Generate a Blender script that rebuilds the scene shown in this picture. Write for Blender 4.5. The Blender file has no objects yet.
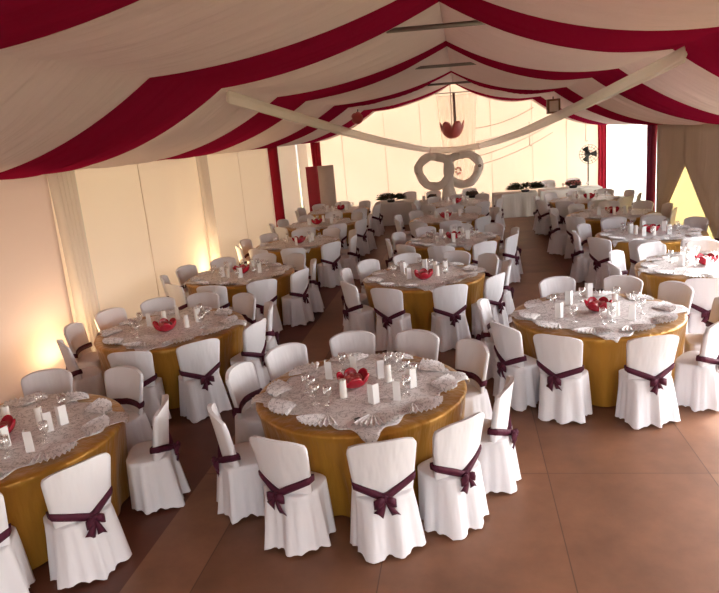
import bpy, bmesh, math, random
from mathutils import Vector, Matrix
random.seed(7)
S = bpy.context.scene
COL = S.collection
PI = math.pi
sin, cos = math.sin, math.cos

# ------------------------------------------------------------------ materials
def nt(name):
    m = bpy.data.materials.new(name); m.use_nodes = True
    t = m.node_tree; t.nodes.clear()
    out = t.nodes.new('ShaderNodeOutputMaterial')
    return m, t, out

def N(t, kind, **kw):
    n = t.nodes.new(kind)
    for k, v in kw.items():
        if k in n.inputs.keys(): n.inputs[k].default_value = v
        else: setattr(n, k, v)
    return n

def c4(c): return (c[0], c[1], c[2], 1.0)

def principled(name, col, rough=.6, metal=0, bump=None, var=0, sheen=0, trans=0, spec=.5, ior=1.45, scale=(1, 1, 1), coat=0):
    """plain procedural material: colour with a little noise, optional bump (scale, strength)"""
    m, t, out = nt(name)
    b = N(t, 'ShaderNodeBsdfPrincipled')
    b.inputs['Roughness'].default_value = rough; b.inputs['Metallic'].default_value = metal
    b.inputs['Sheen Weight'].default_value = sheen; b.inputs['Transmission Weight'].default_value = trans
    b.inputs['Specular IOR Level'].default_value = spec; b.inputs['IOR'].default_value = ior
    b.inputs['Coat Weight'].default_value = coat
    tc = N(t, 'ShaderNodeTexCoord')
    mp = N(t, 'ShaderNodeMapping'); mp.inputs['Scale'].default_value = scale
    t.links.new(tc.outputs['Object'], mp.inputs['Vector'])
    if var:
        n = N(t, 'ShaderNodeTexNoise', Scale=9.0, Detail=3.0)
        t.links.new(mp.outputs[0], n.inputs['Vector'])
        mx = N(t, 'ShaderNodeMix', data_type='RGBA')
        mx.inputs[6].default_value = c4([x * (1 - var) for x in col]); mx.inputs[7].default_value = c4([min(1, x * (1 + var)) for x in col])
        t.links.new(n.outputs['Fac'], mx.inputs[0]); t.links.new(mx.outputs[2], b.inputs['Base Color'])
    else:
        b.inputs['Base Color'].default_value = c4(col)
    if bump:
        n2 = N(t, 'ShaderNodeTexNoise', Scale=bump[0], Detail=3.0)
        t.links.new(mp.outputs[0], n2.inputs['Vector'])
        bp = N(t, 'ShaderNodeBump', Strength=bump[1], Distance=.02)
        t.links.new(n2.outputs['Fac'], bp.inputs['Height']); t.links.new(bp.outputs[0], b.inputs['Normal'])
    t.links.new(b.outputs[0], out.inputs[0])
    return m

def cloth(name, col, tcol, fac, bump=None, scale=(1, 1, 1), rough=.9):
    """woven fabric: diffuse reflection plus light that comes through from the far side"""
    m, t, out = nt(name)
    d = N(t, 'ShaderNodeBsdfDiffuse', Color=c4(col)); tr = N(t, 'ShaderNodeBsdfTranslucent', Color=c4(tcol))
    mx = N(t, 'ShaderNodeMixShader'); mx.inputs[0].default_value = fac
    t.links.new(d.outputs[0], mx.inputs[1]); t.links.new(tr.outputs[0], mx.inputs[2])
    if bump:
        tc = N(t, 'ShaderNodeTexCoord'); mp = N(t, 'ShaderNodeMapping'); mp.inputs['Scale'].default_value = scale
        n2 = N(t, 'ShaderNodeTexNoise', Scale=bump[0], Detail=2.0)
        bp = N(t, 'ShaderNodeBump', Strength=bump[1], Distance=.05)
        t.links.new(tc.outputs['Object'], mp.inputs['Vector']); t.links.new(mp.outputs[0], n2.inputs['Vector'])
        t.links.new(n2.outputs['Fac'], bp.inputs['Height'])
        t.links.new(bp.outputs[0], d.inputs['Normal']); t.links.new(bp.outputs[0], tr.inputs['Normal'])
    t.links.new(mx.outputs[0], out.inputs[0])
    return m

def floor_mat():
    m, t, out = nt('floor_boards')
    b = N(t, 'ShaderNodeBsdfPrincipled', Roughness=.5)
    b.inputs['Specular IOR Level'].default_value = .35
    tc = N(t, 'ShaderNodeTexCoord'); mp = N(t, 'ShaderNodeMapping')
    mp.inputs['Rotation'].default_value = (0, 0, PI / 2); mp.inputs['Location'].default_value = (-4.98 + 2.5 * 4, .67, 0)
    br = N(t, 'ShaderNodeTexBrick', offset=.0, squash=1.0)
    br.inputs['Color1'].default_value = (.0, .0, .0, 1); br.inputs['Color2'].default_value = (1, 1, 1, 1)
    br.inputs['Mortar'].default_value = (.5, .5, .5, 1)
    br.inputs['Scale'].default_value = 1; br.inputs['Mortar Size'].default_value = .005; br.inputs['Mortar Smooth'].default_value = .3
    br.inputs['Brick Width'].default_value = 2.5; br.inputs['Row Height'].default_value = 1.25; br.inputs['Bias'].default_value = 0
    t.links.new(tc.outputs['Object'], mp.inputs['Vector']); t.links.new(mp.outputs[0], br.inputs['Vector'])
    ramp = N(t, 'ShaderNodeMix', data_type='RGBA')
    ramp.inputs[6].default_value = (.185, .082, .045, 1); ramp.inputs[7].default_value = (.27, .13, .074, 1)
    t.links.new(br.outputs['Color'], ramp.inputs[0])
    n = N(t, 'ShaderNodeTexNoise', Scale=1.6, Detail=6.0, Roughness=.65)
    t.links.new(tc.outputs['Object'], n.inputs['Vector'])
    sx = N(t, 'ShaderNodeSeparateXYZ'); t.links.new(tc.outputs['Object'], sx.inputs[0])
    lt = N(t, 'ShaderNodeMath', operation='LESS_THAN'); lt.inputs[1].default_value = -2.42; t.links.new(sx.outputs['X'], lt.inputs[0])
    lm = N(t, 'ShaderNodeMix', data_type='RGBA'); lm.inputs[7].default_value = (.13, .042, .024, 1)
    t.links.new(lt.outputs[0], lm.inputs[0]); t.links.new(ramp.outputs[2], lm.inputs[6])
    hs = N(t, 'ShaderNodeMix', data_type='RGBA', blend_type='MULTIPLY')
    cr = N(t, 'ShaderNodeValToRGB'); cr.color_ramp.elements[0].position = .3; cr.color_ramp.elements[0].color = (.72, .70, .68, 1)
    cr.color_ramp.elements[1].position = .7; cr.color_ramp.elements[1].color = (1.15, 1.12, 1.08, 1)
    t.links.new(n.outputs['Fac'], cr.inputs[0])
    hs.inputs[0].default_value = 1; t.links.new(lm.outputs[2], hs.inputs[6]); t.links.new(cr.outputs[0], hs.inputs[7])
    mo = N(t, 'ShaderNodeMix', data_type='RGBA'); mo.inputs[7].default_value = (.10, .045, .025, 1)
    t.links.new(br.outputs['Fac'], mo.inputs[0]); t.links.new(hs.outputs[2], mo.inputs[6])
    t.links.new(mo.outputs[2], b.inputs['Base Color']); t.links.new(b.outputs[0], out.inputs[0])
    return m

def gold_mat():
    m, t, out = nt('gold_satin')
    b = N(t, 'ShaderNodeBsdfPrincipled', Roughness=.36, Metallic=.35)
    b.inputs['Sheen Weight'].default_value = .15
    tc = N(t, 'ShaderNodeTexCoord'); mp = N(t, 'ShaderNodeMapping'); mp.inputs['Scale'].default_value = (7, 7, .8)
    n = N(t, 'ShaderNodeTexNoise', Scale=1.4, Detail=3.0)
    t.links.new(tc.outputs['Object'], mp.inputs['Vector']); t.links.new(mp.outputs[0], n.inputs['Vector'])
    mx = N(t, 'ShaderNodeMix', data_type='RGBA')
    mx.inputs[6].default_value = (.32, .14, .014, 1); mx.inputs[7].default_value = (.56, .275, .03, 1)
    t.links.new(n.outputs['Fac'], mx.inputs[0]); t.links.new(mx.outputs[2], b.inputs['Base Color'])
    bp = N(t, 'ShaderNodeBump', Strength=.7, Distance=.04); t.links.new(n.outputs['Fac'], bp.inputs['Height']); t.links.new(bp.outputs[0], b.inputs['Normal'])
    t.links.new(b.outputs[0], out.inputs[0])
    return m

def print_mat():
    """white paper-like cloth with a loose grey print"""
    m, t, out = nt('printed_white')
    b = N(t, 'ShaderNodeBsdfPrincipled', Roughness=.6)
    tc = N(t, 'ShaderNodeTexCoord')
    n = N(t, 'ShaderNodeTexNoise', Scale=9.0, Detail=5.0, Roughness=.65, Distortion=1.4)
    t.links.new(tc.outputs['Object'], n.inputs['Vector'])
    cr = N(t, 'ShaderNodeValToRGB')
    e = cr.color_ramp.elements
    e[0].position = .40; e[0].color = (.84, .81, .80, 1); e[1].position = .62; e[1].color = (.84, .81, .80, 1)
    x = e.new(.50); x.color = (.24, .22, .22, 1); x = e.new(.48); x.color = (.78, .74, .73, 1); x = e.new(.52); x.color = (.78, .74, .73, 1)
    t.links.new(n.outputs['Fac'], cr.inputs[0]); t.links.new(cr.outputs[0], b.inputs['Base Color'])
    bp = N(t, 'ShaderNodeBump', Strength=.4, Distance=.01); t.links.new(n.outputs['Fac'], bp.inputs['Height']); t.links.new(bp.outputs[0], b.inputs['Normal'])
    t.links.new(b.outputs[0], out.inputs[0])
    return m

def net_mat():
    m, t, out = nt('sheer_net')
    a = N(t, 'ShaderNodeBsdfTransparent'); d = N(t, 'ShaderNodeBsdfTranslucent', Color=(.9, .85, .8, 1)); mx = N(t, 'ShaderNodeMixShader'); mx.inputs[0].default_value = .35
    t.links.new(a.outputs[0], mx.inputs[1]); t.links.new(d.outputs[0], mx.inputs[2]); t.links.new(mx.outputs[0], out.inputs[0]); return m

def gauze_mat():
    m, t, out = nt('white_gauze')
    a = N(t, 'ShaderNodeBsdfTransparent'); d = N(t, 'ShaderNodeBsdfDiffuse', Color=(.88, .83, .79, 1)); tr = N(t, 'ShaderNodeBsdfTranslucent', Color=(.92, .86, .81, 1))
    m1 = N(t, 'ShaderNodeMixShader'); m1.inputs[0].default_value = .45; m2 = N(t, 'ShaderNodeMixShader'); m2.inputs[0].default_value = .62
    t.links.new(d.outputs[0], m1.inputs[1]); t.links.new(tr.outputs[0], m1.inputs[2])
    t.links.new(a.outputs[0], m2.inputs[1]); t.links.new(m1.outputs[0], m2.inputs[2]); t.links.new(m2.outputs[0], out.inputs[0]); return m

def thin_glass():
    m, t, out = nt('clear_glass')
    a = N(t, 'ShaderNodeBsdfTransparent', Color=(.95, .95, .95, 1)); g = N(t, 'ShaderNodeBsdfGlossy', Color=(1, 1, 1, 1), Roughness=.04); mx = N(t, 'ShaderNodeMixShader')
    lw = N(t, 'ShaderNodeLayerWeight', Blend=.35); mp = N(t, 'ShaderNodeMapRange'); mp.inputs['To Min'].default_value = .16; mp.inputs['To Max'].default_value = .75
    t.links.new(lw.outputs['Facing'], mp.inputs['Value']); t.links.new(mp.outputs[0], mx.inputs[0])
    t.links.new(a.outputs[0], mx.inputs[1]); t.links.new(g.outputs[0], mx.inputs[2]); t.links.new(mx.outputs[0], out.inputs[0]); return m

def emit(name, col, st):
    m, t, out = nt(name); e = N(t, 'ShaderNodeEmission', Color=c4(col), Strength=st); t.links.new(e.outputs[0], out.inputs[0]); return m

M = dict(
    floor=floor_mat(), gold=gold_mat(), printed=print_mat(),
    ground=principled('grass_ground', (.16, .19, .08), .95, var=.3),
    chair=cloth('chair_cover_white', (.78, .755, .775), (.78, .73, .73), .06, bump=(4, .30), scale=(2.5, 2.5, .6)),
    plum=principled('plum_satin', (.075, .012, .028), .6, bump=(30, .3), spec=.25),
    skirt_white=cloth('table_skirt_white', (.78, .75, .72), (.7, .66, .6), .12, bump=(5, .3), scale=(4, 4, .5)),
    wall=cloth('tent_canvas', (.78, .675, .585), (.92, .755, .61), .44, bump=(1.2, .25), scale=(1, .6, .35)),
    lining_wall=cloth('pink_lining', (.74, .62, .56), (.85, .66, .56), .36, bump=(1.2, .6), scale=(1, .5, .3)),
    endwall=cloth('end_canvas', (.82, .735, .665), (.93, .785, .675), .39, bump=(1.2, .12), scale=(1, 1, .35)),
    clear=cloth('pale_window_canvas', (.90, .90, .88), (1, 1, .98), .5),
    lining=cloth('beige_lining', (.66, .57, .50), (.6, .5, .4), .15, bump=(2.5, .4), scale=(1, 3, .25)),
    outer=cloth('yellow_canvas', (.86, .79, .58), (1, .88, .62), .34),
    roof=cloth('roof_canvas', (.74, .66, .63), (.82, .72, .68), .28),
    wdrape=cloth('white_voile', (.72, .62, .60), (.80, .68, .655), .40, bump=(3.0, .6), scale=(.3, 3.5, .3)),
    rdrape=cloth('crimson_voile', (.33, .012, .055), (.40, .012, .065), .38, bump=(3.0, .3), scale=(.25, 3.0, .25)),
    sheer=cloth('white_tulle', (.86, .81, .77), (.9, .84, .78), .30, bump=(5, .5), scale=(3, 3, .3)),
    net=net_mat(), gauze=gauze_mat(),
    redpost=cloth('crimson_post_cloth', (.40, .022, .04), (.4, .02, .04), .12, bump=(4, .3), scale=(4, 4, .3)),
    plumpost=cloth('plum_post_cloth', (.26, .04, .09), (.26, .04, .09), .12, bump=(4, .3), scale=(4, 4, .3)),
    metal=principled('grey_steel', (.22, .19, .18), .5, .6, var=.1),
    dark=principled('dark_plastic', (.03, .03, .032), .45, var=.1),
    red=principled('red_gloss', (.42, .010, .028), .16, var=.12, coat=.4),
    pink=principled('rose_petal', (.50, .10, .10), .35, var=.15),
    card=principled('white_card', (.86, .85, .84), .5, var=.03),
    napkin=principled('white_napkin', (.80, .775, .76), .55, var=.08, bump=(40, .2)),
    glass=thin_glass(),
    ink=principled('black_ink', (.02, .018, .018), .7, var=.1),
    leaf=principled('dark_leaf', (.035, .045, .02), .6, var=.4),
    twig=principled('brown_twig', (.10, .05, .035), .7, var=.3),
    brown=principled('brown_box', (.20, .095, .06), .6, var=.15),
    beige=principled('beige_panel', (.60, .49, .42), .7, var=.06),
    redpanel=principled('red_panel', (.34, .02, .035), .7, var=.08),
    wood=principled('plain_wood', (.30, .17, .09), .6, var=.15),
    wire=principled('grey_wire', (.70, .60, .53), .7, var=.05),
    lens=emit('lamp_lens', (1, .72, .38), 25),
    wax=principled('candle_wax', (.88, .85, .80), .5, var=.03),
)

# ------------------------------------------------------------------ mesh helpers
class MB:
    def __init__(s): s.v = []; s.f = []
    def add(s, vs, fs):
        o = len(s.v); s.v += [tuple(p) for p in vs]; s.f += [tuple(i + o for i in f) for f in fs]
    def box(s, a, b, mat=None):
        x0, y0, z0 = a; x1, y1, z1 = b
        vs = [(x0, y0, z0), (x1, y0, z0), (x1, y1, z0), (x0, y1, z0), (x0, y0, z1), (x1, y0, z1), (x1, y1, z1), (x0, y1, z1)]
        if mat: vs = [mat @ Vector(p) for p in vs]
        s.add(vs, [(3, 2, 1, 0), (4, 5, 6, 7), (0, 1, 5, 4), (1, 2, 6, 5), (2, 3, 7, 6), (3, 0, 4, 7)])
    def grid(s, rows, closed=False, capf=False, capl=False):
        n = len(rows[0]); vs = [p for r in rows for p in r]; fs = []
        for i in range(len(rows) - 1):
            for j in range(n if closed else n - 1):
                k = (j + 1) % n
                fs.append((i * n + j, i * n + k, (i + 1) * n + k, (i + 1) * n + j))
        if capf: fs.append(tuple(range(n))[::-1])
        if capl: fs.append(tuple((len(rows) - 1) * n + j for j in range(n)))
        s.add(vs, fs)
    def lathe(s, prof, n=16, c=(0, 0, 0), capf=True, capl=False):
        s.grid([[(c[0] + r * cos(2 * PI * j / n), c[1] + r * sin(2 * PI * j / n), c[2] + z) for j in range(n)] for r, z in prof], True, capf, capl)
    def tube(s, pts, r, n=8, cap=True):
        pts = [Vector(p) for p in pts]; rows = []; up = None
        for i, p in enumerate(pts):
            d = (pts[min(i + 1, len(pts) - 1)] - pts[max(i - 1, 0)]).normalized()
            if up is None:
                up = Vector((0, 0, 1)) if abs(d.z) < .9 else Vector((1, 0, 0))
            a = (up - d * up.dot(d)).normalized(); up = a; b = d.cross(a)
            rr = r[i] if isinstance(r, (list, tuple)) else r
            rows.append([p + a * rr * cos(2 * PI * j / n) + b * rr * sin(2 * PI * j / n) for j in range(n)])
        s.grid(rows, True, cap, cap)
    def strip(s, pts, ws, th=.004, nrm=None):
        """flat ribbon with thickness: pts centre line, ws half-width vectors"""
        rows = []
        for i, p in enumerate(pts):
            p = Vector(p); w = Vector(ws[i] if isinstance(ws, list) else ws)
            d = (Vector(pts[min(i + 1, len(pts) - 1)]) - Vector(pts[max(i - 1, 0)])).normalized()
            n = d.cross(w).normalized() * th / 2
            rows.append([p - w - n, p + w - n, p + w + n, p - w + n])
        s.grid(rows, True, True, True)
    def build(s, name, mat, parent=None, loc=None, smooth=True, solid=0, bevel=0, auto=None):
        me = bpy.data.meshes.new(name); me.from_pydata(s.v, [], s.f); me.update()
        bm = bmesh.new(); bm.from_mesh(me); bmesh.ops.recalc_face_normals(bm, faces=bm.faces); bm.to_mesh(me); bm.free()
        me.materials.append(mat)
        if smooth:
            me.polygons.foreach_set('use_smooth', [True] * len(me.polygons))
            if auto is not None: me.set_sharp_from_angle(angle=auto)
        o = bpy.data.objects.new(name, me); COL.objects.link(o)
        if solid:
            md = o.modifiers.new('solid', 'SOLIDIFY'); md.thickness = solid; md.offset = 0
        if bevel:
            md = o.modifiers.new('bevel', 'BEVEL'); md.width = bevel; md.segments = 2
        if parent: o.parent = parent
        if loc: o.location = loc
        return o

def tag(o, label, cat, group=None):
    o['label'] = label; o['category'] = cat
    if group: o['group'] = group
    return o

def empty(name, loc=(0, 0, 0), rz=0):
    o = bpy.data.objects.new(name, None); o.empty_display_size = .1
    o.location = loc; o.rotation_euler = (0, 0, rz); COL.objects.link(o); return o

def struct(o): o['kind'] = 'structure'; return o

def copy_tree(o, parent=None):
    c = o.copy(); COL.objects.link(c)
    if parent: c.parent = parent
    for ch in list(o.children): copy_tree(ch, c)
    return c

# ------------------------------------------------------------------ camera
CAM = (0, 0, 2.86); F = 650; PITCH, YAW, ROLL = .2445, -.171, -.089
fwd = Vector((sin(YAW) * cos(PITCH), cos(YAW) * cos(PITCH), -sin(PITCH)))
rgt0 = Vector((cos(YAW), -sin(YAW), 0)); up0 = rgt0.cross(fwd)
rgt = cos(ROLL) * rgt0 + sin(ROLL) * up0; up = -sin(ROLL) * rgt0 + cos(ROLL) * up0
cd = bpy.data.cameras.new('camera'); cam = bpy.data.objects.new('camera', cd); COL.objects.link(cam)
cam.matrix_world = Matrix(((rgt.x, up.x, -fwd.x, CAM[0]), (rgt.y, up.y, -fwd.y, CAM[1]), (rgt.z, up.z, -fwd.z, CAM[2]), (0, 0, 0, 1)))
cd.sensor_fit = 'HORIZONTAL'; cd.sensor_width = 36; cd.lens = 36 * F / 719; cd.clip_end = 200
S.camera = cam

def project(p):
    d = Vector(p) - Vector(CAM); z = d.dot(fwd)
    return (359.5 + F * d.dot(rgt) / z, 296.5 - F * d.dot(up) / z, z)
def on_z(px, py, z):
    d = fwd + rgt * ((px - 359.5) / F) - up * ((py - 296.5) / F)
    t = (z - CAM[2]) / d.z; return Vector(CAM) + d * t

# ------------------------------------------------------------------ the tent
XL, XR, XM = -5.4, 4.72, -.17           # side walls and ridge
Y0, Y1 = -3.0, 23.0                     # partly open front gable behind the photographer, closed end gable
EL, ER = 2.72, 2.48                     # eaves
PL, PR = (-2.85, 3.54), (2.32, 3.46)    # purlins
ZR = 4.22

g = MB(); g.box((-60, -40, -.25), (60, 80, -.12)); struct(g.build('ground', M['ground'], smooth=False))
g = MB(); g.box((XL - .1, Y0, -.12), (XR + .1, Y1 + .1, 0)); struct(g.build('floor', M['floor'], smooth=False))

def wavy_wall(name, x, y0, y1, z0, z1, mat, amp=.02, seed=0, side=1):
    r = random.Random(seed); ph = [r.uniform(0, 6) for _ in range(4)]
    ny, nz = max(2, int((y1 - y0) * 8)), 10
    rows = []
    for i in range(nz + 1):
        z = z0 + (z1 - z0) * i / nz
        k = .4 + .6 * (i / nz)
        rows.append([(x + side * (.01 + amp * k * (.5 + .5 * sin(2.1 * y + ph[0] + .5 * z)) * (.6 + .4 * sin(5.3 * y + ph[1] - .8 * z))), y, z)
                     for y in [y0 + (y1 - y0) * j / ny for j in range(ny + 1)]])
    b = MB(); b.grid(rows); return struct(b.build(name, mat, solid=.01))
wavy_wall('wall_left_front', XL, Y0, 7.9, 0, EL + .1, M['lining_wall'], .06, 7)
wavy_wall('wall_left', XL, 7.9, 18, 0, EL + .1, M['wall'], .035, 1)
wavy_wall('wall_left_end', XL, 18, 21.35, 0, EL + .1, M['endwall'], .03, 2)
wavy_wall('wall_left_corner', XL, 21.6, 22.98, 0, EL + .1, M['endwall'], .03, 6)
wavy_wall('wall_right', XR, 12.6, 16.9, 0, ER + .25, M['outer'], .02, 3, -1)
wavy_wall('wall_right_end', XR, 16.9, 22.98, 0, ER + .25, M['clear'], .02, 4, -1)
wavy_wall('wall_right_front', XR, Y0, 2.0, 0, ER + .25, M['wall'], .02, 5, -1)
# open side bays between y=2 and y=12.6 let daylight in (outside the frame); posts stand between them
for n, y in enumerate((3.0, 7.2, 11.1)):
    b = MB(); b.box((XR - .05, y - .05, 0), (XR + .05, y + .05, ER + .2)); struct(b.build('trim_%d' % (n + 1), M['metal'], bevel=.008))
# end wall: gable with a shallow ripple, panel seams as narrow welts
def roof_z(x):
    return ZR + .28 - (ZR + .28 - EL - .1) * min(1, abs((x - XM) / (XL - XM))) if x < XM else ZR + .28 - (ZR + .28 - ER - .25) * min(1, abs((x - XM) / (XR - XM)))
rows = []
nx = 60
for i in range(13):
    rows.append([(x, Y1 + .02 * sin(3 * x) * sin(i), roof_z(x) * i / 12) for x in [XL + (XR - XL) * j / nx for j in range(nx + 1)]])
b = MB(); b.grid(rows); struct(b.build('wall_end', M['endwall'], solid=.01))
sm = 3
for x in (-4.1, -2.6, -1.35, 1.0, 2.35, 3.45):
    sm += 1; b = MB(); b.box((x - .008, Y1 - .035, 0), (x + .008, Y1 - .03, roof_z(x) - .05)); struct(b.build('trim_%d' % sm, M['endwall']))
for y in (10.4, 15.5, 5.6):
    sm += 1; b = MB(); b.box((XL + .045, y - .008, 0), (XL + .05, y + .008, EL)); struct(b.build('trim_%d' % sm, M['wall']))
rows = [[(x, Y0, roof_z(x) * i / 8) for x in [XL + (XM - .9 - XL) * j / 30 for j in range(31)]] for i in range(9)]
b = MB(); b.grid(rows); struct(b.build('wall_light_blocker', M['lining_wall'], solid=.01))  # unseen sheet over the gable's left part, added to darken the left side
# roof canvas
rows = [[(x, y, roof_z(x) + .02) for x in (XL - .15, (XL + XM) / 2, XM, (XR + XM) / 2, XR + .15)] for y in (Y0 - .2, 3, 8, 13, 18, Y1 + .05)]
b = MB(); b.grid(rows); struct(b.build('ceiling', M['roof'], smooth=False, solid=.01))

# collar bars at the trusses, in sight under the ridge
for n, (y, z, a, c) in enumerate(((8.0, 3.99, -.85, .40), (13.0, 3.98, -.85, .40), (18.0, 3.95, -.85, .36), (22.7, 3.93, -.8, .5))):
    b = MB(); rr = .028 if n < 3 else .014
    b.tube([(XM - .62, y, z - .01), (XM + .66, y, z - .04)], rr, 8)
    ob = b.build('collar_bar', M['metal'])
    tag(ob, ['grey collar bar under the ridge nearest the camera', 'grey collar bar under the ridge at the second truss',
             'small grey collar bar under the ridge at the third truss', 'thin crossbar high on the cream end wall'][n], 'bar', None)

# ceiling drapes: strips of voile from ridge over purlin to eave, sagging twice
def para(a, b, s, n):
    return [(a[0] + (b[0] - a[0]) * t, a[1] + (b[1] - a[1]) * t - 4 * s * t * (1 - t)) for t in [i / n for i in range(n + 1)]]
def drape(y0, y1, q0, q1, side, mat, label, grp, seed):
    r = random.Random(seed); p1, p2, p3 = [r.uniform(0, 6.28) for _ in range(3)]
    if side < 0: prof = para((XM, ZR), PL, .13, 18) + para(PL, (XL + .06, EL), .20, 18)[1:]
    else: prof = para((XM, ZR), PR, .21, 18) + para(PR, (XR - .06, ER), .21, 18)[1:]
    n = max(8, int((y1 - y0) * 24)); rows = []
    for i, (x, z) in enumerate(prof):
        t = i / (len(prof) - 1)
        k = min(1, min(abs(t - 0), abs(t - .5), abs(t - 1)) * 8) if True else 1
        gath = .35 + .65 * k
        row = []
        for j in range(n + 1):
            u = j / n; kk = min(1, t / .5) ** 1.2; y = (q0 + (q1 - q0) * u) * (1 - kk) + (y0 + (y1 - y0) * u) * kk
            e = min(1, 6 * min(u, 1 - u))
            dz = (.020 * sin(9 * y + p1 + 2.2 * sin(3 * t + p3)) + .012 * abs(sin(12 * y + p2 - 3 * t)) + .008 * abs(sin(23 * y + p3 + 4 * t))) * e * (.5 + .5 * k) - .05 * sin(PI * u) * k
            row.append((x, y, z + dz))
        rows.append(row)
    b = MB(); b.grid(rows); o = b.build('ceiling_drape', mat, solid=.006)
    tag(o, label, 'drape', grp)
edges = [-2.8, -.6, 1.5, 3.85, 6.05, 7.97, 10.5, 12.5, 15.4, 17.35, 20.2, 22.3, 22.95]
ridge = [-2.8, -.6, 1.7, 3.6, 6.75, 7.95, 11.5, 12.3, 17.7, 18.35, 22.2, 22.7, 22.95]
ordw = ['nearest', 'second', 'third', 'fourth', 'fifth', 'last']
ordr = ['nearest', 'second', 'third', 'fourth', 'fifth']
ri = wi = 0
for k in range(1, len(edges) - 1):
    red = k % 2 == 0
    if k < 2: pass
    for side in (-1, 1):
        sd = 'left' if side < 0 else 'right'
        if red: lb = '%s crimson ceiling drape on the %s slope, counted from the camera' % (ordr[ri], sd)
        else: lb = '%s white ceiling drape on the %s slope, counted from the camera' % (ordw[wi], sd)
        drape(edges[k], edges[k + 1], ridge[k], ridge[k + 1], side, M['rdrape' if red else 'wdrape'], lb, 'crimson ceiling drapes' if red else 'white ceiling drapes', k * 10 + side)
    if red: ri += 1
    else: wi += 1

# fabric columns on the posts
def pleated_column(name, x, y, w, z1, mat, label, grp, axis='y', depth=.05, folds=5, slant=0.0, z0=.0):
    rows = []; n = 40
    for i in range(13):
        z = z0 + (z1 - z0) * i / 12; sq = 1 - .12 * sin(PI * i / 12)
        ring = []
        for j in range(n + 1):
            u = j / n * 2 - 1
            a = u * w / 2 * sq; d = depth * (.45 + .55 * abs(sin(folds * PI * (j / n) + .3 * i / 12)))
            ring.append((x + d, y + a + slant * i / 12, z) if axis == 'y' else (x + a + slant * i / 12, y - d, z))
        for j in range(n, -1, -1):
            u = j / n * 2 - 1; a = u * w / 2 * sq
            ring.append((x, y + a + slant * i / 12, z) if axis == 'y' else (x + a + slant * i / 12, y, z))
        rows.append(ring)
    b = MB(); b.grid(rows, True, True, True); return tag(b.build(name, mat), label, 'curtain', grp)
pleated_column('post_curtain', XL + .09, 8.1, .50, EL, M['gauze'], 'white gathered curtain on the left wall post nearest the camera', 'post curtains', depth=.12)
pleated_column('post_curtain', XL + .09, 13.0, .42, EL, M['gauze'], 'white gathered curtain on the second left wall post', 'post curtains', depth=.10)
pleated_column('post_curtain', XL + .09, 18.05, .30, EL, M['redpost'], 'narrow crimson cloth strip on the left wall, third post', 'post curtains', depth=.22, folds=3)
pleated_column('post_curtain', -5.05, Y1 - .06, .34, EL - .02, M['redpost'], 'crimson cloth strip in the left corner of the end wall', 'post curtains', axis='x', depth=.08, folds=3)
pleated_column('post_curtain', 4.62 - .02, Y1 - .06, .34, ER + .08, M['redpost'], 'crimson cloth strip in the right corner of the end wall', 'post curtains', axis='x', depth=.08, folds=3)
pleated_column('post_curtain', XR - .26, 16.95, .40, ER - .02, M['plumpost'], 'plum cloth strip on the right wall beside the pale window', 'post curtains', depth=.14, folds=3)

# parted lining on the right wall: two cloths falling away from a triangular gap
def lining(y_in_top, y_in_bot, y_out, label, z_ap, seed, dx=0):
    rows = []; nz, ny = 16, 24
    for i in range(nz + 1):
        z = ER * i / nz
        yin = y_in_bot + (y_in_top - y_in_bot) * min(1, z / z_ap)
        rows.append([(XR - .12 - dx - .045 * (.5 + .5 * sin(18 * (j / ny) + seed + .4 * z)), yin + (y_out - yin) * j / ny, z) for j in range(ny + 1)])
    b = MB(); b.grid(rows); return tag(b.build('side_curtain', M['lining'], solid=.008), label, 'curtain', 'beige curtains on the right wall')
lining(14.47, 16.5, 16.70, 'beige curtain on the right wall, beside the plum strip', 1.75, 0)
lining(14.53, 12.0, 11.2, 'beige curtain on the right wall, nearer the camera than the triangular gap', 1.75, 2, .07)

# cables that sag across the end wall, with two hanging hooks
for n, (x0, z0, x1, z1) in enumerate(((.5, 2.25, 3.2, 3.0), (.45, 1.75, 3.2, 2.75), (.4, 1.45, 3.0, 2.35), (.4, 2.7, 2.4, 3.2))):
    b = MB(); pts = [(x0 + (x1 - x0) * t, Y1 - .07, z0 + (z1 - z0) * t - .5 * t * (1 - t)) for t in [i / 14 for i in range(15)]]
    b.tube(pts, .012, 6)
    tag(b.build('hanging_cable', M['wire']), ['second', 'third', 'lowest', 'topmost'][n] + ' thin cable sagging across the right half of the end wall', 'cable', 'cables on the end wall')
for n, (x, z0, z1) in enumerate(((2.25, 2.0, 2.75), (4.05, 2.0, 2.6))):
    b = MB(); b.tube([(x, Y1 - .1, z1), (x, Y1 - .1, z0)], .012, 6); b.tube([(x, Y1 - .1, z0), (x + .04, Y1 - .1, z0 - .04), (x + .07, Y1 - .1, z0)], .012, 6)
    tag(b.build('hanging_hook', M['wire']), ['thin hook hanging before the end wall, middle of its right half', 'thin hook hanging before the end wall, above the fan'][n], 'hook')

# centre pole of the end gable, tulle panel behind it
b = MB(); b.tube([(XM, Y1 - .25, 2.55), (XM, Y1 - .25, ZR - .33)], .045, 12); b.box((XM - .1, Y1 - .3, 2.5), (XM + .1, Y1 - .2, 2.56))
tag(b.build('king_post', M['metal']), 'grey upright post under the ridge at the end wall', 'post')
rows = []
for i in range(17):
    z = .9 + 2.95 * i / 16; h = .45 + .22 * (i / 16)
    rows.append([(XM + .08 + h * (j / 30 * 2 - 1), Y1 - .12 + .025 * sin(j * 1.3 + .2 * i), z) for j in range(31)])
b = MB(); b.grid(rows); tag(b.build('sheer_curtain', M['net'], solid=.005), 'sheer white tulle panel hanging behind the centre pole', 'curtain')

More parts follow.
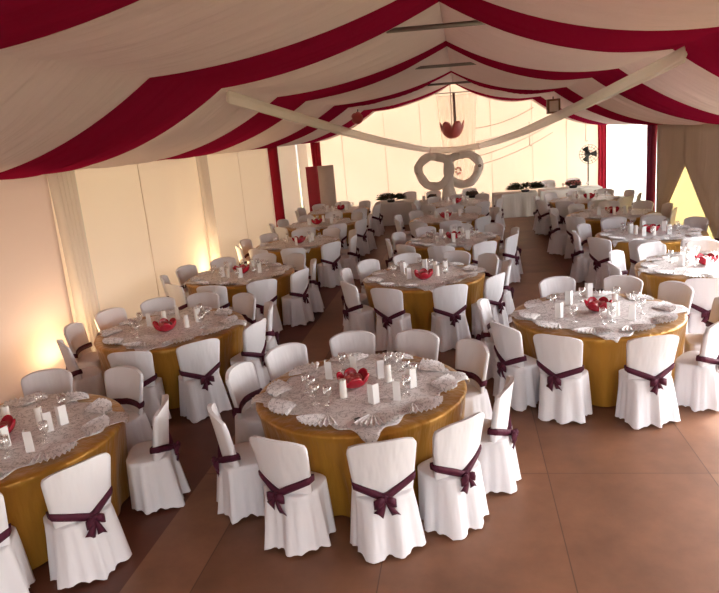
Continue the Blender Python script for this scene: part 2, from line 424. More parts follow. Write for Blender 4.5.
# rose-coloured lantern of petals hung in front of the pole
def petal_bowl(mb, r, h, n=5, c=(0, 0, 0), th=.006):
    K = 60; rows = []
    for i in range(11):
        t = i / 10
        rr0 = r * (.18 + .82 * sin(t * PI / 2) ** .8)
        row = []
        for j in range(K):
            a = 2 * PI * j / K
            lob = abs(cos(n * a / 2)) ** .6
            rr = rr0 * (1 - .14 * t * (1 - lob)); z = h * (t ** 1.5) * (1 - .42 * t * (1 - lob))
            row.append((c[0] + rr * cos(a), c[1] + rr * sin(a), c[2] + z))
        rows.append(row)
    inner = [[(c[0] + (p[0] - c[0]) * .93, c[1] + (p[1] - c[1]) * .93, p[2] + th) for p in row] for row in rows[::-1]]
    mb.grid(rows + inner, True, True, True)
root = empty('petal_lantern', (-.25, 20.4, 2.48)); tag(root, 'rose petal lantern hanging below the ridge before the end wall', 'lantern')
b = MB(); petal_bowl(b, .37, .5, 6); b.build('shade', M['pink'], root)
b = MB(); b.tube([(0, 0, .03), (0, 0, 1.62)], .012, 6); b.lathe([(.05, .0), (.06, .04), (.02, .08)], 12, (0, 0, .01), True, True); b.build('cord', M['metal'], root)

# ribbons of tulle from the purlins to the hearts
def ribbon(pts, w, label):
    b = MB(); rows = []
    P = [Vector(p) for p in pts]
    for i, p in enumerate(P):
        d = (P[min(i + 1, len(P) - 1)] - P[max(i - 1, 0)]).normalized()
        s = d.cross(Vector((0, 0, 1))).normalized(); u = s.cross(d)
        ring = []
        for j in range(20):
            a = 2 * PI * j / 20; k = 1 + .18 * sin(5 * a + i * .35)
            ring.append(p + u * (w * k * cos(a)) + s * (w * .45 * k * sin(a)))
        rows.append(ring)
    b.grid(rows, True, True, True); return tag(b.build('tulle_ribbon', M['gauze']), label, 'ribbon', 'tulle ribbons over the hearts')
def sagline(a, c, s, n=24):
    a, c = Vector(a), Vector(c); return [a.lerp(c, i / n) - Vector((0, 0, 4 * s * (i / n) * (1 - i / n))) for i in range(n + 1)]
HX, HY = -.42, 20.0
ribbon(sagline((PL[0] + .03, 8.1, 3.44), (HX - .52, HY, 2.20), .07), .075, 'long white ribbon swagged from the left ceiling to the hearts')
ribbon(sagline((PR[0] - .03, 7.5, 3.36), (HX + .95, HY, 2.20), .10), .075, 'long white ribbon swagged from the right ceiling to the hearts')
ribbon(sagline((HX - .52, HY - .02, 2.20), (HX + .95, HY - .02, 2.20), .04), .085, 'short white ribbon level across the top of the hearts')

# two linked rings of tulle shaped as hearts, on a common foot
def heart_ring(cx, w, h, tilt, flip):
    pts = []
    for i in range(41):
        a = 2 * PI * i / 40
        x = w * sin(a) * (1 + .10 * cos(a)); z = h * cos(a) - .12 * h * (abs(sin(a)))
        z += -.18 * h * math.exp(-(a if a < PI else 2 * PI - a) ** 2 * 6)
        z *= 1 - .38 * max(0, flip * sin(a)) ** 2
        xx = x * cos(tilt) - z * sin(tilt); zz = x * sin(tilt) + z * cos(tilt)
        pts.append((cx + xx, 0, zz + .0))
    return pts
root = empty('heart_ornament', (HX, HY + .02, .708)); tag(root, 'pair of linked white tulle hearts before the end wall', 'ornament')
for k, (cx, tl) in enumerate(((-.42, -.22), (.45, .24))):
    b = MB(); pts = heart_ring(cx, .48, .48, tl, 1 if k else -1); R = [.125 + .009 * sin(i * 1.1) for i in range(len(pts))]
    b.tube([(p[0], p[1] + (.05 if k else -.05), p[2] + .90) for p in pts], R, 12); b.build('heart', M['sheer'], root)
b = MB(); b.tube([(0, 0, 0), (-.02, 0, .35), (.02, 0, .85), (0, 0, 1.32)], [.24, .17, .13, .15], 14); b.build('stem', M['sheer'], root)
for (x, z) in ((-.90, .86), (.93, .93)):
    b = MB()
    for q in range(5):
        b.lathe([(.0, -.02), (.03, 0), (.0, .02)], 8, (x + .03 * cos(q * 1.26), -.14, z + .03 * sin(q * 1.26)), False, False)
    b.build('bow', M['twig'], root)
b = MB()
for q in range(7):
    petal_bowl(b, .035, .05, 5, (.30 + .07 * cos(q * .9), -.20, .82 + .07 * sin(q * .9) * (1 + q * .1)))
b.build('flower_cluster', M['pink'], root)

# rosette left, small loudspeaker right, both on the purlins
root = empty('fabric_rosette', (PL[0] + .05, 18.6, 3.18)); tag(root, 'crimson fabric rosette on the left purlin near the end wall', 'rosette')
b = MB(); petal_bowl(b, .17, .2, 5); o = b.build('rosette_petals', M['pink'], root); o.rotation_euler = (PI / 2, 0, 0); o.location = (0, 0, .1)
b = MB(); b.tube([(0, .03, .1), (.0, .03, .34)], .015, 8); b.build('cord', M['metal'], root)
root = empty('loudspeaker', (PR[0] + .05, 17.9, 2.93)); tag(root, 'small brown loudspeaker box hung from the right purlin', 'loudspeaker')
b = MB(); b.box((-.16, -.12, 0), (.16, .12, .36)); b.build('cabinet', M['brown'], root, bevel=.01)
b = MB(); b.box((-.11, -.14, .05), (.11, -.12, .31)); b.build('grille', M['beige'], root, bevel=.006)
b = MB(); b.tube([(0, 0, .36), (0, 0, .42)], .02, 8); b.build('bracket', M['metal'], root)

# tall red and beige screen near the left corner
root = empty('display_screen', (-4.55, 20.6, 0)); tag(root, 'tall screen with a red side and beige front, by the left corner', 'screen')
b = MB(); b.box((-.38, -.02, .03), (-.02, .04, 1.98)); o = b.build('red_panel', M['redpanel'], root, bevel=.008); o['label'] = 'crimson cloth panel'
b = MB()
rows = [[(.02 + .5 * j / 16, .0 + .12 * sin(PI * j / 16) * -1, .03 + 1.95 * i / 6) for j in range(17)] for i in range(7)]
b.grid(rows); o = b.build('curved_panel', M['beige'], root, solid=.03); o['label'] = 'rounded beige panel'
for x in (-.36, .50):
    b = MB(); b.box((x - .03, -.15, 0), (x + .03, .15, .03)); b.build('foot', M['metal'], root)

# pedestal fan in the right corner
root = empty('pedestal_fan', (4.0, 22.2, 0)); tag(root, 'black pedestal fan before the right end of the end wall', 'fan')
b = MB(); b.lathe([(.22, 0), (.22, .03), (.05, .06), (.03, .08)], 24, (0, 0, 0), True, True); b.build('base', M['dark'], root)
b = MB(); b.tube([(0, 0, .06), (0, 0, 1.55)], .022, 10); b.build('pole', M['dark'], root)
b = MB()
for rr in (.30, .22, .12): b.tube([(rr * cos(a), -.16, 1.60 + rr * sin(a)) for a in [2 * PI * i / 28 for i in range(29)]], .006, 5)
for a in [2 * PI * i / 16 for i in range(16)]: b.tube([(.05 * cos(a), -.19, 1.6 + .05 * sin(a)), (.3 * cos(a), -.16, 1.6 + .3 * sin(a)), (.3 * cos(a), -.05, 1.6 + .3 * sin(a)), (.06 * cos(a), .0, 1.6 + .06 * sin(a))], .004, 4)
b.build('cage', M['dark'], root)
b = MB(); b.tube([(0, -.1, 1.6), (0, .14, 1.6)], [.06, .10], 14); b.build('motor', M['dark'], root)
for k in range(3):
    a0 = k * 2 * PI / 3; b = MB(); rows = []
    for i in range(7):
        rr = .05 + .2 * i / 6; hw = .5 - .1 * i / 6
        rows.append([(rr * cos(a0 + s * hw), -.12 + .03 * s, 1.6 + rr * sin(a0 + s * hw)) for s in (-1, -.5, 0, .5, 1)])
    b.grid(rows); b.build('blade', M['dark'], root, solid=.006)

# floor uplights by the left posts
def uplight(x, y, label, watts):
    r = empty('floor_uplight', (x, y, 0)); tag(r, label, 'lamp', 'floor uplights')
    b = MB(); b.box((-.09, -.12, 0), (.09, .12, .05)); b.build('base', M['dark'], r, bevel=.01)
    b = MB(); b.box((-.06, -.09, .05), (.06, .09, .15)); b.build('housing', M['dark'], r, bevel=.01)
    b = MB(); b.box((-.05, -.08, .151), (.05, .08, .157)); b.build('lens', M['lens'], r)
    l = bpy.data.lights.new('uplight_beam', 'AREA'); l.shape = 'RECTANGLE'; l.size = .1; l.size_y = .16; l.energy = watts; l.color = (1, .70, .36)
    lo = bpy.data.objects.new('uplight_beam', l); COL.objects.link(lo); lo.parent = r; lo.location = (0, 0, .17); lo.rotation_euler = (PI, math.radians(18), 0)
uplight(-5.05, 7.3, 'floor uplight glowing on the left wall behind the second left-row table', 16)
uplight(-5.05, 12.55, 'floor uplight glowing on the left wall between the third and fourth left-row tables', 20)

# ------------------------------------------------------------------ chairs
def back_pt(u, v, off=0.0):
    """outer face of the back: u across -1..1, v up 0..1"""
    z = .40 + .485 * v
    w = .196 + .052 * v ** .9
    z -= .012 * u * u * v
    if v > .8:
        k = (v - .8) / .2
        w *= 1 - .09 * k ** 3
        z -= .030 * k * abs(u) ** 4
    y = -.205 - .065 * v ** 1.2 + .060 * u * u
    return Vector((u * w, y - off, z))
def make_back():
    b = MB(); nu, nv = 20, 16; outer = []; inner = []
    for i in range(nv + 1):
        v = i / nv; th = .045 - .012 * v
        outer.append([back_pt(j / nu * 2 - 1, v) for j in range(nu + 1)])
        inner.append([back_pt((j / nu * 2 - 1) * .97, v * .985) + Vector((0, th, 0)) for j in range(nu + 1)][::-1])
    rows = [o + n for o, n in zip(outer, inner)]
    b.grid(rows, True, True, False)
    n = nu + 1; t = len(rows) - 1; top = rows[t]; o = len(b.v)
    b.v += [tuple(p) for p in top]
    for j in range(nu): b.f.append((o + j, o + j + 1, o + 2 * n - 2 - j, o + 2 * n - 1 - j))
    return b
def seat_ring(n=64):
    """rounded-rectangle outline of the seat with outward normals"""
    pts = []; ex = 4
    for j in range(n):
        a = 2 * PI * j / n; c, s = cos(a), sin(a)
        k = (abs(c) ** ex + abs(s) ** ex) ** (-1 / ex)
        x = .206 * k * c; y = -.058 + (.177 if s > 0 else .172) * k * s
        if s < 0: x *= 1 - .05 * (-s)
        nn = Vector((abs(c) ** (ex - 1) * (1 if c > 0 else -1), abs(s) ** (ex - 1) * (1 if s > 0 else -1), 0)).normalized()
        nn = (nn * .6 + Vector((c, s, 0)) * .4).normalized()
        pts.append((Vector((x, y, 0)), nn, a))
    return pts
def make_skirt(seed):
    r = random.Random(seed); b = MB(); ring = seat_ring(72); rows = []
    ph = r.uniform(0, 6); q = r.uniform(.9, 1.1); p2 = r.uniform(0, 6)
    cap = []
    for sc, z in ((.02, .462), (.5, .463), (.85, .46), (.97, .452)):
        rows.append([(p.x * sc, -.058 + (p.y + .058) * sc, z) for p, n, a in ring])
    for t in (.02, .1, .22, .36, .5, .64, .78, .9, 1.0):
        z = .45 * (1 - t) + .008
        row = []
        for p, n, a in ring:
            f = 1 - 2 * abs(sin(3.5 * a + ph + .5 * sin(2 * a + p2))) ** .75; f = f * .75 + .25 * (1 - 2 * abs(sin(8 * a + p2)))
            back = max(0, -sin(a)); front = max(0, sin(a))
            o = .004 + .040 * t * (1 - .75 * front) * q + .043 * f * t ** .6 * (1 - .75 * front)
            o += -.02 * back * sin(PI * t) * 0 + .025 * back * t
            row.append((p.x + n.x * o, p.y + n.y * o, z + .022 * max(0, -f) * (1 if t > .95 else 0) + (.006 * (1 + sin(2 * a + p2)) if t == 1.0 else 0)))
        rows.append(row)
    b.grid(rows, True, True, False)
    return b
def make_sash(seed):
    r = random.Random(seed); b = MB(); rows = []; n = 24; kx = r.uniform(-.12, .12)
    def vz(u): return .115 + .20 * abs(u - kx) ** 1.05 / 1.0 + .02 * u * r_tilt
    r_tilt = r.uniform(-1, 1)
    ring = []
    for j in range(n + 1):
        u = j / n * 2 - 1; v = vz(u); h = .028 * (1 - .25 * math.exp(-(u - kx) ** 2 * 20)) / .485
        lo, hi = back_pt(u * 1.02, v - h), back_pt(u * 1.02, v + h)
        k = .012 + .02 * math.exp(-(u - kx) ** 2 * 8)
        rows.append([lo + Vector((0, .004, 0)), lo + Vector((0, -k, 0)), (lo + hi) / 2 + Vector((0, -k - .006, 0)), hi + Vector((0, -k, 0)), hi + Vector((0, .004, 0))])
    # front run of the sash across the inner face
    for j in range(n, -1, -3):
        u = j / n * 2 - 1; v = vz(1) if u > kx else vz(-1); h = .027 / .485
        lo, hi = back_pt(u * 1.02, v - h), back_pt(u * 1.02, v + h); d = Vector((0, .052, 0))
        rows.append([lo + d * .9, lo + d, (lo + hi) / 2 + d * 1.05, hi + d, hi + d * .9])
    rows.append(rows[0])
    b.grid(rows, False)
    return b, back_pt(kx, vz(kx)) + Vector((0, -.045, 0))
def make_bow(seed, c):
    r = random.Random(seed + 50); b = MB()
    b.lathe([(.004, -.026), (.022, -.016), (.026, 0), (.022, .016), (.004, .026)], 12, c, True, True)
    for s in (-1, 1):
        dr = r.uniform(.1, .5); L = r.uniform(.062, .085)
        rows = []
        for i in range(9):
            t = i / 8; h = .012 + .030 * sin(PI * min(1, t * .62 + .05)); th = .005 + .018 * sin(PI * t)
            p = Vector((s * L * t, -.01 - .012 * sin(PI * t), -dr * L * t * .8 + .01 * sin(PI * t))) + c
            rows.append([p + Vector((0, -th * .5, h * .7)), p + Vector((0, -th, 0)), p + Vector((0, -th * .5, -h)), p + Vector((0, th * .5, -h * .9)), p + Vector((0, th, 0)), p + Vector((0, th * .5, h * .6))])
        b.grid(rows, True, True, True)
        # tail
        L2 = r.uniform(.07, .13); ax = r.uniform(.2, .75); rows = []
        for i in range(7):
            t = i / 6; w = .010 + .024 * t
            p = c + Vector((s * L2 * ax * t, -.008 - .012 * sin(3 * t), -L2 * t))
            d = Vector((1, 0, s * ax * .6)).normalized() * w
            rows.append([p - d, p + Vector((0, -.010, 0)), p + d + Vector((0, 0, -.03 * t)), p + Vector((0, .006, 0))])
        b.grid(rows, True, True, True)
    return b
PROTO = []
for sd in range(5):
    root = empty('banquet_chair')
    make_back().build('back_cover', M['chair'], root)
    make_skirt(sd).build('skirt', M['chair'], root)
    sb, kc = make_sash(sd); so = sb.build('sash', M['plum'], root, solid=.005); so['label'] = 'plum satin sash'
    bo = make_bow(sd, kc).build('bow', M['plum'], so)
    PROTO.append(root)
used = set()
PLACED = []
HOURS = {6: 'nearest seat', 7: 'near seat left of centre', 8: 'left seat toward the camera', 9: 'leftmost seat', 10: 'far left seat', 11: 'far seat left of centre',
         12: 'farthest seat', 1: 'far seat right of centre', 2: 'far right seat', 3: 'rightmost seat', 4: 'right seat toward the camera', 5: 'near seat right of centre'}
def place_chairs(tname, cx, cy, angs, R=1.275):
    base = math.degrees(math.atan2(-cy, -cx))                # direction from the table to the camera
    taken = {}
    def want(a):
        d = (base - a) % 360                                # 0 = nearest, increasing clockwise seen from above -> to the left
        return d
    items = sorted(angs, key=lambda a: min(abs((want(a) / 30) - round(want(a) / 30)), 1))
    slot = {}
    for a in items:
        d = want(a) / 30
        for h in sorted(range(12), key=lambda h: min(abs(d - h), 12 - abs(d - h))):
            if h not in slot: slot[h] = a; break
    for h, a in slot.items():
        hr = (6 + h - 1) % 12 + 1
        r = math.radians(a); rr = R + random.uniform(-.015, .015)
        bx, by = cx + cos(r) * (rr - .26), cy + sin(r) * (rr - .26)
        tp = project((cx + cos(r) * rr, cy + sin(r) * rr, .85)); ft = project((bx, by, 0.05)); sd = project((bx, by, .5))
        if not any(-22 < q[0] < 741 and -8 < q[1] < 603 and q[2] > 0 for q in (tp, ft, sd)): continue
        if any((bx - q[0]) ** 2 + (by - q[1]) ** 2 < .40 ** 2 for q in PLACED): print('skip chair', tname, a); continue
        PLACED.append((bx, by))
        k = (len(PLACED) * 3 + int(a)) % 5
        if k in used: o = copy_tree(PROTO[k])
        else: o = PROTO[k]; used.add(k)
        o.location = (bx, by, 0); o.rotation_euler = (0, 0, r + PI / 2 + math.radians(random.uniform(-4, 4)))
        tag(o, 'white covered chair with plum sash, %s of the %s' % (HOURS[hr], tname), 'chair', 'white chairs around the %s' % tname)

# ------------------------------------------------------------------ tables
RT, ZT = .90, .76
def make_cloth(seed):
    r = random.Random(seed); b = MB(); K = 144; rows = []
    p = [r.uniform(0, 6.28) for _ in range(4)]; nf = r.choice((13, 15, 17))
    for rr, z in ((.01, ZT), (.3, ZT), (.6, ZT), (.84, ZT), (.872, ZT - .004), (.890, ZT - .013), (.897, ZT - .028)):
        rows.append([(rr * cos(2 * PI * j / K), rr * sin(2 * PI * j / K), z) for j in range(K)])
    for t in (.08, .2, .35, .5, .65, .8, .92, 1.0):
        z = ZT - .02 - (ZT - .035) * t; row = []
        for j in range(K):
            a = 2 * PI * j / K
            f = .6 * sin(nf * a + p[0] + .8 * sin(2 * a + p[1])) + .4 * sin((nf - 5) * a + p[2])
            rr = .893 - .065 * t + .034 * (f - 1) * min(1, t * 1.6)
            row.append((rr * cos(a), rr * sin(a), z))
        rows.append(row)
    b.grid(rows, True, True, False); return b
CLOTH = [make_cloth(s).build('tablecloth', M['gold']) for s in range(3)]
def make_overlay(seed, half=.98):
    r = random.Random(seed); b = MB(); n = 52; rows = []; ph = r.uniform(0, 6)
    for i in range(n + 1):
        row = []
        for j in range(n + 1):
            u, v = i / n * 2 - 1, j / n * 2 - 1
            e = max(abs(u), abs(v)); sc = 1 + .035 * sin(17 * (u if abs(v) > abs(u) else v) + ph) * e ** 4
            x, y = (u + v) / 2 * half * sc, (u - v) / 2 * half * sc
            rr = math.hypot(x, y)
            z = ZT + .0075 + .002 * sin(9 * x + ph) * sin(8 * y)
            if rr > .912:
                k = .93 / rr; z -= (rr - .912) * .95; x *= k; y *= k
            row.append((x, y, z))
        rows.append(row)
    b.grid(rows); return b
OVER = [make_overlay(s).build('table_overlay', M['printed'], solid=.003) for s in range(3)]
def make_bowl(mat):
    root = empty('petal_bowl'); b = MB(); petal_bowl(b, .145, .125, 6); b.build('bowl', mat, root)
    b = MB()
    for q in range(5):
        a = q * 1.26; b.lathe([(0, -.03), (.03, -.02), (.036, 0), (.025, .025), (0, .033)], 10, (.05 * cos(a), .05 * sin(a), .075), False, False)
    b.build('rose_heads', M['pink'], root)
    b = MB(); b.lathe([(.05, 0), (.055, .006), (.03, .012)], 16, (0, 0, 0), True, True); b.build('foot', mat, root)
    return root
BOWL = make_bowl(M['red'])
def make_fan():
    b = MB(); rows = []; n = 20; sp = math.radians(50)
    for i in range(5):
        rr = .03 + .22 * i / 4
        row = []
        for j in range(n + 1):
            a = -sp + 2 * sp * j / n; z = .004 + (.022 * (i / 4) * (j % 2)) + .018 * sin(PI * i / 4) * .4
            row.append((rr * cos(a), rr * sin(a), z))
        rows.append(row)
    b.grid(rows); return b.build('fan_napkin', M['printed'], solid=.002, smooth=False)
FAN = make_fan()
def make_glass():
    b = MB()
    b.lathe([(.034, 0), (.034, .003), (.006, .008), (.004, .055), (.012, .068), (.031, .09), (.036, .115), (.033, .165), (.0315, .165), (.0345, .115), (.0295, .092), (.010, .071), (.002, .069)], 14, (0, 0, 0), True, True)
    return b.build('wine_glass', M['glass'])
GLASS = make_glass()
def make_card():
    b = MB(); rows = []
    for z, k in ((0, 1), (.165, .9)):
        rows.append([(-.045, .030 * k, z), (0, -.012 * k, z), (.045, .030 * k, z)])
    b.grid(rows); return b.build('menu_card', M['card'], solid=.004, smooth=False)
CARD = make_card()
def make_candle():
    root = empty('pillar_candle'); b = MB(); b.lathe([(.03, 0), (.031, .01), (.03, .15), (.026, .155), (.01, .15)], 16, (0, 0, 0), True, True); b.build('wax', M['wax'], root)
    b = MB(); b.tube([(0, 0, .15), (.001, 0, .165)], .002, 5); b.build('wick', M['ink'], root); return root
CANDLE = make_candle()
first = {}
def inst(proto, loc, rz, label, cat, group):
    key = proto.name
    if first.get(key) is None: o = proto; first[key] = 1
    else: o = copy_tree(proto)
    o.location = loc; o.rotation_euler = (0, 0, rz); tag(o, label, cat, group); return o
TOP = ZT + .0125
FIRST_CARDS = {
 'front middle-row table': [(327, 379), (374, 404), (395, 400), (411, 388), (379, 378), (352, 373)],
 'front right-row table': [(570, 305), (612, 318), (634, 320), (588, 297), (560, 318), (600, 290)],
 'front left-row table': [(28, 452), (47, 432), (5, 448), (62, 425)]}
BOWLS = {'front middle-row table': (354, 387), 'front right-row table': (598, 311), 'front left-row table': (-1, 437), 'second left-row table': (166, 331), 'second middle-row table': (424, 279)}
def table(tname, cx, cy, angs, rot, seed, full=True):
    root = empty('banquet_table', (cx, cy, 0), rot)
    tag(root, 'round banquet table in floor length gold satin, %s' % tname, 'table', 'round banquet tables')
    o = inst_part(CLOTH[seed % 3], 'tablecloth', root)
    inst(OVER[seed % 3], (cx, cy, 0), rot, 'white printed square overlay on the %s' % tname, 'tablecloth', 'white table overlays')
    bp = BOWLS.get(tname)
    q = on_z(*bp, TOP) if bp else Vector((cx + random.uniform(-.08, .08), cy + random.uniform(-.08, .08), 0))
    inst(BOWL, (q.x, q.y, TOP), random.uniform(0, 6), 'red petal-rimmed bowl in the middle of the %s' % tname, 'bowl', 'red table bowls')
    occ = [(q.x, q.y, .17)]
    cards = FIRST_CARDS.get(tname)
    pts = [on_z(x, y, TOP) for x, y in cards] if cards else [Vector((cx + cos(a + seed) * .32, cy + sin(a + seed) * .32, 0)) for a in [k * 2 * PI / (5 if full else 3) for k in range(5 if full else 3)]]
    for p in pts:
        if math.hypot(p.x - cx, p.y - cy) > .8 or any(math.hypot(p.x - w[0], p.y - w[1]) < w[2] + .04 for w in occ):
            continue
        inst(CARD, (p.x, p.y, TOP), random.uniform(-.9, .9) + YAW, 'white folded menu card standing on the %s' % tname, 'card', 'menu cards on the %s' % tname); occ.append((p.x, p.y, .06))
    for a in [k * PI / 5 + seed * .7 for k in range(10)] if full else [k * PI / 3 + seed * .7 for k in range(6)]:
        x, y = cx + cos(a) * .57, cy + sin(a) * .57
        inst(FAN, (x, y, TOP + .001), a + random.uniform(-.15, .15), 'fan-folded white printed napkin at the edge of the %s' % tname, 'napkin', 'fan napkins on the %s' % tname)
        for rad, da in ((.46, .19), (.42, -.2)):
            x, y = cx + cos(a + da) * rad, cy + sin(a + da) * rad
            if any(math.hypot(x - w[0], y - w[1]) < w[2] + .04 for w in occ): continue
            if rad < .45 and not full: continue
            if random.random() < (.8 if rad > .45 else .35):
                inst(GLASS, (x, y, TOP), 0, 'clear stemmed wine glass on the %s' % tname, 'glass', 'wine glasses on the %s' % tname); occ.append((x, y, .04))
    for k in range(1 if not full else 2):
        for tr in range(20):
            a = random.uniform(0, 6.28); x, y = cx + cos(a) * .25, cy + sin(a) * .25
            if all(math.hypot(x - w[0], y - w[1]) > w[2] + .035 for w in occ):
                inst(CANDLE, (x, y, TOP), 0, 'short white pillar candle near the middle of the %s' % tname, 'candle', 'pillar candles on the %s' % tname); occ.append((x, y, .035)); break
    place_chairs(tname, cx, cy, angs)
first_cloth = {}
def inst_part(proto, name, root):
    if proto.name in first_cloth: o = proto.copy(); COL.objects.link(o)
    else: o = proto; first_cloth[proto.name] = 1
    o.parent = root; return o
def around(p, n=10): return [p + 360 / n * k for k in range(n)]
R13 = math.radians(45)
table('front middle-row table', -.945, 5.12, [-75, -110, -147, 166, 137, 102, 70, 38, -11, -46], math.radians(13), 0)
table('front right-row table', 1.36, 7.10, [-117, -77, -147, 169, 101, 65, 33, -40, -6], 0, 1)
table('front left-row table', -3.70, 4.29, [110, 70, 17, -32, -66, 148], math.radians(20), 2)
table('second left-row table', -3.62, 7.20, [154, -174, -140, -86, -52, -14, 93, 122, 24, 60], math.radians(5), 3)
table('second middle-row table', -.64, 9.38, [172, 140, -110, -70, 106, 66, -33, 4, -147, 36], math.radians(10), 4)
table('third left-row table', -3.72, 10.15, around(-92), math.radians(30), 5)
table('third middle-row table', -.25, 12.35, around(-98), math.radians(18), 6)
table('second right-row table', 3.16, 9.10, [-108, -70, -34, 2, 38, 74, 110, 146, -176], math.radians(12), 7)
table('third right-row table', 3.14, 11.75, around(-108), math.radians(40), 8)
table('fourth left-row table', -3.45, 13.05, around(-80), math.radians(25), 9, False)
table('fifth left-row table', -3.55, 15.85, around(-95), math.radians(8), 10, False)
table('last left-row table', -3.60, 18.60, around(-86)[:9], math.radians(38), 14, False)
table('fourth middle-row table', -.40, 15.35, around(-85), math.radians(33), 11, False)
table('last middle-row table', -.20, 18.25, around(-92), math.radians(21), 15, False)
table('fourth right-row table', 3.05, 14.40, around(-100), math.radians(15), 12, False)
table('last right-row table', 3.05, 17.20, around(-88), math.radians(3), 13, False)

# printed musical notes that show on the front table's overlay
def note(px, py, s, label):
    p = on_z(px, py, TOP); b = MB()
    def disc(x, y, r): b.lathe([(r, 0), (r * .9, .0012)], 12, (x, y, 0), True, True)
    disc(-.012 * s, -.02 * s, .009 * s); disc(.014 * s, -.014 * s, .009 * s)
    b.box((-.005 * s, -.02 * s, 0), (-.002 * s, .025 * s, .0012)); b.box((.021 * s, -.014 * s, 0), (.024 * s, .031 * s, .0012))
    b.strip([(-.004 * s, .022 * s, .0006), (.023 * s, .028 * s, .0006)], (0, .005 * s, 0), .0012)
    o = b.build('printed_note', M['ink'], smooth=False); return o, p
ov = [o for o in bpy.data.objects if o.get('label') == 'white printed square overlay on the front middle-row table'][0]
for px, py, s, rz in ((357, 421, 1.7, .3), (285, 384, 1.3, 1.1), (405, 366, 1.0, -.4)):
    o, p = note(px, py, s, '')
    o.parent = ov; lx = Matrix.Rotation(-ov.rotation_euler.z, 3, 'Z') @ (Vector((p.x, p.y, 0)) - Vector((ov.location.x, ov.location.y, 0)))
    o.location = (lx.x, lx.y, TOP + .0005); o.rotation_euler = (0, 0, rz); o['label'] = 'small black printed music notes'

# ------------------------------------------------------------------ head tables along the end wall
def skirted(name, x0, x1, y0, y1, h, label, seed):
    r = random.Random(seed); b = MB(); rows = []; per = []
    nx, ny = int((x1 - x0) / .03), int((y1 - y0) / .03)
    per += [(x0 + (x1 - x0) * i / nx, y0, 0, -1) for i in range(nx)] + [(x1, y0 + (y1 - y0) * i / ny, 1, 0) for i in range(ny)]
    per += [(x1 - (x1 - x0) * i / nx, y1, 0, 1) for i in range(nx)] + [(x0, y1 - (y1 - y0) * i / ny, -1, 0) for i in range(ny)]
    cx, cy = (x0 + x1) / 2, (y0 + y1) / 2
    for sc in (.02, .6, .99): rows.append([(cx + (p[0] - cx) * sc, cy + (p[1] - cy) * sc, h) for p in per])
    for t in (0.01, .06, .3, .6, 1):
        rows.append([(p[0] + p[2] * (.004 + .018 * t * (1 + sin(i * .55 + seed))), p[1] + p[3] * (.004 + .018 * t * (1 + sin(i * .55 + seed))), h - .005 - (h - .02) * t) for i, p in enumerate(per)])
    b.grid(rows, True, True, False)
    o = b.build(name, M['skirt_white']); tag(o, label, 'table', 'white skirted head tables'); return o
skirted('head_table', -2.75, -1.50, 20.05, 20.8, .70, 'white skirted head table at the left end, under a dark flower spray', 1)
skirted('head_table', -1.40, .72, 19.72, 20.4, .70, 'long white skirted head table under the tulle hearts', 2)
skirted('head_table', .88, 2.18, 20.1, 20.9, .72, 'white skirted head table on the right aisle, under a long flower spray', 3)
skirted('head_table', 2.30, 4.10, 20.5, 21.2, .70, 'white skirted head table at the right end, before the fan', 4)

def flowers(name, x, y, z, L, H, seed, label, mats=('leaf', 'twig')):
    r = random.Random(seed); root = empty(name, (x, y, z)); tag(root, label, 'flowers')
    b = MB(); b.lathe([(.10, 0), (.13, .04), (.11, .07)], 14, (0, 0, 0), True, True); b.build('bowl', M['dark'], root)
    b = MB()
    for k in range(180):
        a = r.uniform(0, 6.28); e = r.uniform(.05, .9)
        d = Vector((cos(a) * L * cos(e), sin(a) * .25 * cos(e), .05 + H * sin(e)))
        s = Vector((-sin(a), cos(a), .3)) * .028
        m = d * .72 + Vector((0, 0, .045)); q = d * .45 + Vector((0, 0, .04))
        b.add([q, m + s, d + Vector((0, 0, .02)), m - s], [(0, 1, 2, 3)])
    b.build('foliage', M[mats[0]], root, solid=.003)
    b = MB()
    for k in range(40):
        a = r.uniform(0, 6.28); d = Vector((cos(a) * L * r.uniform(.3, .9), sin(a) * .2, .07 + H * r.uniform(.2, .7)))
        b.lathe([(0, -.02), (.02, -.01), (.024, .005), (0, .02)], 6, tuple(d), False, False)
    b.build('blossoms', M[mats[1]], root)
flowers('flower_spray', -2.25, 20.4, .70, .52, .26, 1, 'dark twiggy flower spray on the left head table')
flowers('flower_spray', 1.85, 20.4, .72, .62, .30, 2, 'long twiggy flower spray on the right aisle head table')
flowers('flower_spray', .25, 20.05, .70, .22, .16, 3, 'small dark flower spray on the head table right of the hearts')
flowers('flower_spray', -.95, 20.0, .70, .16, .15, 4, 'small dark flower spray on the head table left of the hearts')
flowers('flower_spray', 3.3, 20.75, .70, .26, .22, 5, 'round rose flower spray on the head table before the fan', ('twig', 'pink'))
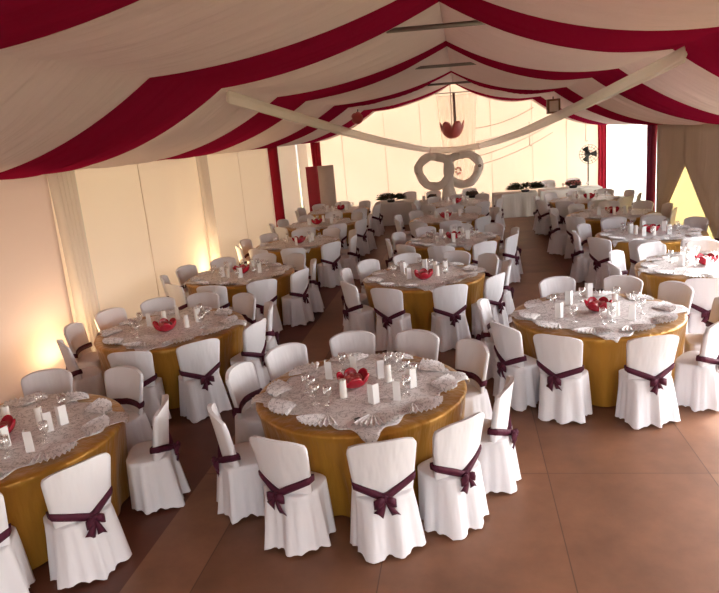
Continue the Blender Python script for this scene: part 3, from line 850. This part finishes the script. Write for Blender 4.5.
for k, x in enumerate((-1.2, .0, .58)):
    inst(CARD, (x, 19.95, .702), .2 * k, 'white menu card standing on the long head table', 'card', 'cards on the head table')
for k, x in enumerate((2.5, 2.75, 3.0, 3.7)):
    inst(GLASS, (x, 20.7, .702), 0, 'clear wine glass on the right end head table', 'glass', 'glasses on the right head table')
HL = ['white covered chair behind the left head table, left of the flower spray', 'white covered chair behind the left head table, right of the flower spray',
      'white covered chair behind the hearts, left of the stem', 'white covered chair behind the hearts, right of the stem',
      'white covered chair behind the right end head table, left of the fan', 'white covered chair behind the right end head table, farther right']
for k, (x, y) in enumerate(((-2.5, 21.35), (-1.75, 21.35), (-.95, 20.95), (.2, 20.95), (2.7, 21.75), (3.5, 21.75))):
    o = copy_tree(PROTO[k % 5]); o.location = (x, y, 0); o.rotation_euler = (0, 0, PI); tag(o, HL[k], 'chair', 'white chairs behind the head tables')

# ------------------------------------------------------------------ light
w = bpy.data.worlds.new('sky'); S.world = w; w.use_nodes = True
t = w.node_tree; t.nodes.clear()
sky = t.nodes.new('ShaderNodeTexSky'); sky.sky_type = 'NISHITA'; sky.sun_disc = False; sky.sun_elevation = math.radians(42); sky.sun_rotation = math.radians(60)
sky.air_density = 1.2; sky.dust_density = 3.0
hsv = t.nodes.new('ShaderNodeHueSaturation'); hsv.inputs['Saturation'].default_value = .25
bg = t.nodes.new('ShaderNodeBackground'); bg.inputs['Strength'].default_value = .85
ow = t.nodes.new('ShaderNodeOutputWorld')
t.links.new(sky.outputs[0], hsv.inputs['Color']); t.links.new(hsv.outputs[0], bg.inputs[0]); t.links.new(bg.outputs[0], ow.inputs[0])
sl = bpy.data.lights.new('sun', 'SUN'); sl.energy = 3.0; sl.angle = .02; sl.color = (1, .93, .82)
so = bpy.data.objects.new('sun', sl); COL.objects.link(so)
sd = Vector((.62, .62, .60)).normalized()              # towards the sun: beyond the end wall, to the right
so.rotation_euler = sd.to_track_quat('Z', 'Y').to_euler()

vs = S.view_settings; vs.view_transform = 'Standard'; vs.look = 'None'; vs.gamma = 1; vs.use_curve_mapping = False; vs.exposure = 0.76
